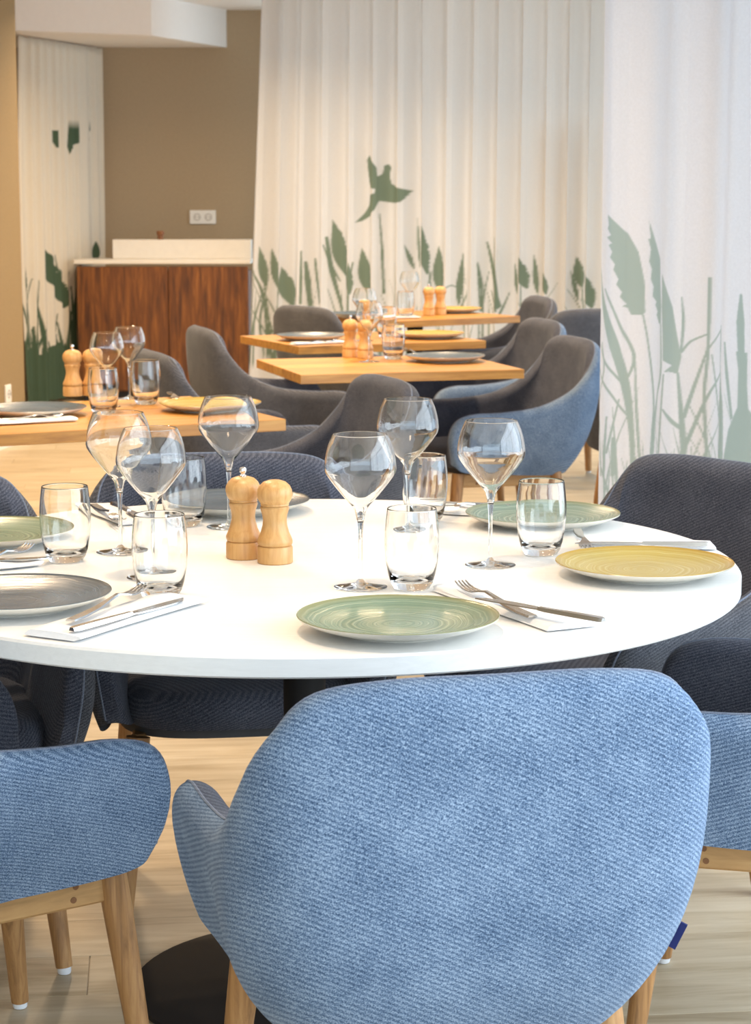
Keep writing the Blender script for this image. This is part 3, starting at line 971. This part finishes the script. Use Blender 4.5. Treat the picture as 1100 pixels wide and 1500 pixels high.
for i, (px, py, kind, lab, grp, rz) in enumerate([
        (583, 900, 'green', 'green ringed plate nearest on the round table before the wine glass', 'plates on the round table', 0),
        (944, 822, 'yellow', 'mustard yellow plate at the right of the round table', 'plates on the round table', 1),
        (795, 750, 'aqua', 'sea green plate behind the right tumbler on the round table', 'plates on the round table', 2),
        (22, 866, 'blue', 'slate blue plate cut off at the left edge of the round table', 'plates on the round table', 3),
        (-10, 775, 'green', 'green plate at the left edge behind the left tumbler', 'plates on the round table', 4),
        (345, 731, 'blue', 'slate blue plate on the far rim behind the wooden mills', 'plates on the round table', 5),
        (50, 596, 'blue', 'slate blue plate on the left oak table beside a napkin', 'plates on the oak tables', 1),
        (308, 589, 'yellow', 'mustard plate on the left oak table right of the tumblers', 'plates on the oak tables', 2),
        (652, 520, 'blue', 'blue plate on the nearest middle oak table', 'plates on the oak tables', 3),
        (456, 490, 'blue', 'slate blue plate at the left of the second middle oak table', 'plates on the oak tables', 4),
        (630, 487, 'yellow', 'mustard plate on the second middle oak table', 'plates on the oak tables', 5),
        (664, 451, 'yellow', 'olive yellow plate on the farthest oak table beside the mills', 'plates on the oak tables', 6),
        (527, 458, 'blue', 'dark plate at the left end of the farthest oak table', 'plates on the oak tables', 7)]):
    p = at(px, py, .75 + .0235)
    place(plates[kind], (p.x, p.y, .7502), rz, lab, grp)

# ------------------------------------------------------------------ glasses
def make_wine():
    g = empty('wine_glass')
    tag(g, None, 'wine glass')
    bowl = [(.0052, .104), (.0068, .113), (.0095, .1235), (.0155, .132), (.0225, .1395), (.0290, .147), (.0370, .157), (.0446, .1666), (.0515, .1765), (.0553, .183), (.0567, .189),
            (.0564, .196), (.0552, .206), (.0530, .217), (.0497, .228), (.0448, .2395), (.0434, .2424), (.0431, .2430)]
    inner = [(max(r - .0012, .0), z + (.0035 if z < .13 else .0008 if z < .186 else 0)) for r, z in bowl]
    MB().lathe([(.0, .1035)] + bowl + [(.0425, .2433)] + inner[::-1] + [(.0, inner[0][1] + .001)], 64).build('bowl', M['glass'], g, sharp=80)
    MB().lathe([(.0, .013), (.0036, .0131), (.0034, .03), (.0033, .07), (.0038, .09), (.0050, .1033), (.0, .1033)], 24).build('stem', M['glass'], g, sharp=70)
    MB().lathe([(.0, 0), (.041, 0), (.0425, .0009), (.0415, .002), (.022, .0042), (.008, .0075), (.0037, .0128), (.0, .0129)], 64).build('foot', M['glass'], g, sharp=60)
    return g
def make_tumbler():
    wall = [(.0295, .004), (.0335, .010), (.0375, .024), (.0410, .044), (.0428, .064), (.0432, .078), (.0426, .094), (.0410, .110), (.0391, .1262), (.0389, .1276)]
    outer = [(.0, .0015), (.022, .0006), (.026, .0), (.0285, .0012)] + wall
    inner = [(.0, .0135), (.022, .0140), (.0310, .0175), (.0362, .028), (.0396, .046), (.0414, .066), (.0418, .079), (.0412, .095), (.0396, .111), (.0378, .1262), (.0377, .1276), (.0383, .1284)]
    g = MB().lathe(outer + inner[::-1], 64).build('tumbler', M['glass'], sharp=60)
    tag(g, None, 'tumbler')
    return g
wine, tumb = make_wine(), make_tumbler()
GW, GT = 'wine glasses', 'tumblers'
for px, py, lab in [(718, 828, 'wine glass at the right of the round table before the sea green plate'),
                    (528, 860, 'wine glass in the middle front of the round table behind the green plate'),
                    (597, 777, 'wine glass in the middle back of the round table'),
                    (177, 809, 'wine glass at the left of the round table, rearmost of two overlapping'),
                    (224, 846, 'wine glass at the left of the round table, nearer of two overlapping'),
                    (336, 772, 'wine glass behind the wooden mills on the round table'),
                    (158, 596, 'left one of two wine glasses on the left oak table'),
                    (190, 584, 'right one of two wine glasses on the left oak table'),
                    (541, 530, 'wine glass beside the mills on the nearest middle oak table'),
                    (534, 499, 'wine glass on the second middle oak table'),
                    (600, 462, 'wine glass on the farthest oak table')]:
    p = at(px, py, .75)
    k = 1.0 if p.y < 5 else .88                       # the oak tables carry a smaller size
    place(wine, (p.x, p.y, .7502), 0, lab, GW, (k, k, k))
for px, py, lab in [(792, 812, 'tumbler at the right of the round table before the sea green plate'),
                    (603, 862, 'tumbler in the middle front right beside the front wine glass'),
                    (622, 765, 'tumbler behind the middle wine glass beside a fork'),
                    (97, 822, 'tumbler at the left edge before the green plate'),
                    (235, 873, 'tumbler nearest at the left, standing behind the fork and knife on the napkin'),
                    (270, 770, 'tumbler farthest left back behind the two wine glasses'),
                    (152, 606, 'tumbler before the left mills on the left oak table'),
                    (214, 592, 'tumbler beside the mustard plate on the left oak table'),
                    (576, 526, 'tumbler on the nearest middle oak table left of the blue plate'),
                    (566, 494, 'tumbler on the second middle oak table'),
                    (594, 466, 'tumbler on the farthest oak table beside the mills')]:
    p = at(px, py, .75)
    place(tumb, (p.x, p.y, .7502), 0, lab, GT)

# ------------------------------------------------------------------ pepper and salt mills
def make_mill(pepper):
    g = empty('pepper_mill' if pepper else 'salt_mill')
    tag(g, None, 'mill')
    MB().lathe([(.0, 0), (.0285, 0), (.0300, .0015), (.0300, .026), (.0285, .029), (.0268, .030), (.0285, .031), (.0298, .034), (.0298, .038), (.0280, .043),
                (.0240, .052), (.0208, .064), (.0200, .072), (.0212, .082), (.0238, .090), (.0246, .094), (.0230, .0965), (.0, .0965)], 40).build('body', M['beech'], g, sharp=28)
    MB().lathe([(.0, .0968), (.0225, .0968), (.0240, .0985), (.0235, .101), (.0250, .1025), (.0282, .108), (.0300, .116), (.0290, .124), (.0255, .131), (.0190, .137),
                (.0100, .1400), (.0, .1405)], 40).build('head', M['beech'], g, sharp=30)
    if pepper:
        MB().lathe([(.0, .139), (.006, .140), (.006, .1425), (.0035, .1435), (.0035, .145), (.0058, .148), (.0064, .151), (.0052, .1548), (.0, .1565)], 20).build('knob', M['chrome'], g)
    else:
        MB().lathe([(.0, .1402), (.0035, .1405), (.0, .1408)], 8).build('pour_hole', M['beech'], g)
    return g
pep, sal = make_mill(True), make_mill(False)
for px, py, pr_, lab in [(357, 817, pep, 'wooden pepper mill with chrome knob on the round table'), (403, 824, sal, 'wooden salt mill in front of the pepper mill on the round table'),
                        (107, 580, pep, 'left one of two wooden mills on the left oak table'), (136, 579, sal, 'right one of two wooden mills on the left oak table'),
                        (513, 523, pep, 'left one of two mills on the nearest middle oak table'), (535, 525, sal, 'right one of two mills on the nearest middle oak table'),
                        (628, 462, pep, 'left one of two mills on the farthest oak table'), (645, 461, sal, 'right one of two mills on the farthest oak table'),
                        (534, 489, sal, 'mill on the second middle oak table behind the wine glass')]:
    p = at(px, py, .75)
    place(pr_, (p.x, p.y, .7502), random.uniform(0, 6), lab, 'wooden mills')

# ------------------------------------------------------------------ cutlery and napkins (length along +y, handle end at 0)
def make_fork():
    mb = MB()
    Z = [(0, .0015), (.03, .0015), (.07, .003), (.105, .008), (.125, .0105), (.138, .0085), (.147, .006)]
    Wd = [.015, .0172, .0130, .0078, .0072, .0150, .0225]
    mb.strip([(0, y_, z) for y_, z in Z], Wd, [.003, .003, .003, .003, .003, .0022, .002])
    mb.strip([(0, .1465, .006), (.0, .156, .0045)], [.0225, .0236], .002)
    for k in range(4):
        x = (k - 1.5) * .0062
        mb.strip([(x, .1555, .0045), (x, .175, .0045), (x * .97, .190, .0075), (x * .94, .200, .0115)], [.0043, .0038, .0034, .0020], .0018)
    o = mb.build('fork', M['steel'], sharp=35)
    tag(o, None, 'fork')
    return o
def make_knife():
    o = empty('knife')
    tag(o, None, 'knife')
    MB().strip([(0, 0, .0004), (0, .006, .0002), (0, .05, .0), (0, .095, .0), (0, .108, .001)], [.010, .0150, .0140, .0115, .0105], [.005, .006, .006, .0055, .0045]).build('handle', M['steel'], o, sharp=35)
    MB().strip([(0, .106, .0015), (.0015, .118, .0015), (.002, .15, .0015), (.0015, .185, .0015), (-.001, .205, .0015), (-.005, .216, .0015)],
               [.0100, .0170, .0195, .0190, .0130, .0035], .0018).build('blade', M['steel'], o, sharp=35)
    return o
def make_napkin(L, W, seed):
    """cloth folded over along one long side: two layers and the round fold"""
    r = np.random.default_rng(seed)
    prof = [(-W / 2, .0012)] + [(W / 2 * t, .0010) for t in (-.6, -.2, .2, .6, .9)] + [(W / 2, .0022), (W / 2 + .0022, .0042), (W / 2, .0064)] + \
           [(W / 2 * t, .0066) for t in (.8, .4, 0, -.4, -.8)] + [(-W / 2 + .004, .0050), (-W / 2 + .003, .0030)]
    ny = 14
    vs, fs = [], []
    for j in range(ny):
        t = j / (ny - 1)
        for (x, z) in prof:
            wz = .0012 * math.sin(t * 7 + seed + x * 40) if z > .004 else 0
            vs.append((x + .0025 * math.sin(t * 5 + seed) * (1 if z > .004 else .4), t * L + (.004 if z > .004 else 0), (z + wz) * 1.35 + .0006))
    k = len(prof)
    for j in range(ny - 1):
        for i in range(k):
            i2 = (i + 1) % k
            fs.append((j * k + i, j * k + i2, (j + 1) * k + i2, (j + 1) * k + i))
    fs.append(tuple(range(k - 1, -1, -1))); fs.append(tuple(range((ny - 1) * k, ny * k)))
    o = MB().add(vs, fs).build('napkin', M['napkin'], sharp=60)
    tag(o, None, 'napkin')
    return o
fork, knife = make_fork(), make_knife()
def two(proto, a, b, z, label, group, nat, smin=.85, smax=1.25, tilt=0.0):
    pa, pb = at(*a, z), at(*b, z)
    d = pb - pa
    s = min(smax, max(smin, d.length / nat))
    pa = (pa + pb) / 2 - d.normalized() * s * nat / 2
    o = place(proto, pa, math.atan2(-d.x, d.y), label, group, (1, s, 1))
    if tilt: o.rotation_euler[0] = tilt
    return o
napk = {}
def napkin(a, b, W, label, group, seed):
    """a, b: middle of the two short ends"""
    pa, pb = at(*a, .752), at(*b, .752)
    d = pb - pa
    o = make_napkin(d.length, W, seed)
    o.location = (pa.x, pa.y, .7503)
    o.rotation_euler = (0, 0, math.atan2(-d.x, d.y))
    tag(o, label, None, group)
    return o
GN, GF, GK = 'folded napkins', 'forks', 'knives'
zc = .7605
napkin((838, 921), (668, 862), .085, 'folded white napkin right of the front green plate', GN, 1)
two(fork, (812, 919), (648, 851), zc, 'fork right of the front green plate with its tines at the plate', GF, .2)
two(knife, (884, 911), (700, 878), zc + .012, 'knife crossing the fork right of the front green plate', GK, .216)
napkin((72, 935), (262, 879), .095, 'folded white napkin below the left tumblers', GN, 2)
two(fork, (70, 926), (238, 854), zc + .004, 'fork on the napkin at the lower left', GF, .2)
two(knife, (105, 925), (272, 879), zc + .002, 'knife on the napkin at the lower left', GK, .216)
napkin((708, 752), (622, 747), .075, 'folded white napkin left of the sea green plate', GN, 3)
two(fork, (735, 737), (640, 752), zc, 'fork left of the sea green plate', GF, .2)
two(knife, (727, 742), (636, 737), zc + .004, 'knife beside the fork left of the sea green plate', GK, .216)
napkin((1046, 801), (850, 800), .06, 'folded white napkin behind the mustard plate', GN, 4)
two(knife, (1040, 799), (842, 797), zc, 'knife behind the mustard plate', GK, .216)
two(fork, (845, 777), (862, 812), zc, 'fork behind the right tumbler beside the mustard plate', GF, .2)
napkin((-60, 835), (48, 824), .075, 'folded white napkin before the left green plate', GN, 5)
two(fork, (-54, 836), (44, 806), zc, 'fork before the left green plate', GF, .2)
two(knife, (-60, 824), (48, 820), zc, 'knife before the left green plate', GK, .216)
napkin((140, 742), (200, 768), .07, 'folded white napkin behind the left wine glasses', GN, 6)
two(fork, (136, 740), (180, 770), zc, 'fork behind the left wine glasses', GF, .2)
two(knife, (165, 738), (215, 762), zc, 'knife behind the left wine glasses', GK, .216)
napkin((-30, 622), (106, 615), .07, 'folded white napkin on the left oak table', GN, 7)
two(fork, (10, 615), (80, 613), zc, 'fork lying on the napkin on the left oak table', GF, .2)
two(knife, (70, 618), (112, 590), zc, 'knife leaning at the slate blue plate on the left oak table', GK, .216)
two(fork, (243, 570), (264, 594), zc, 'fork behind the mustard plate on the left oak table', GF, .2)
napkin((428, 505), (500, 502), .05, 'folded white napkin on the second middle oak table', GN, 8)
two(fork, (432, 505), (492, 502), zc, 'fork on the napkin of the second middle oak table', GF, .2)
napkin((555, 467), (608, 465), .08, 'folded white napkin on the farthest oak table', GN, 9)
two(fork, (620, 522), (588, 513), zc, 'fork left of the blue plate on the nearest middle oak table', GF, .2)
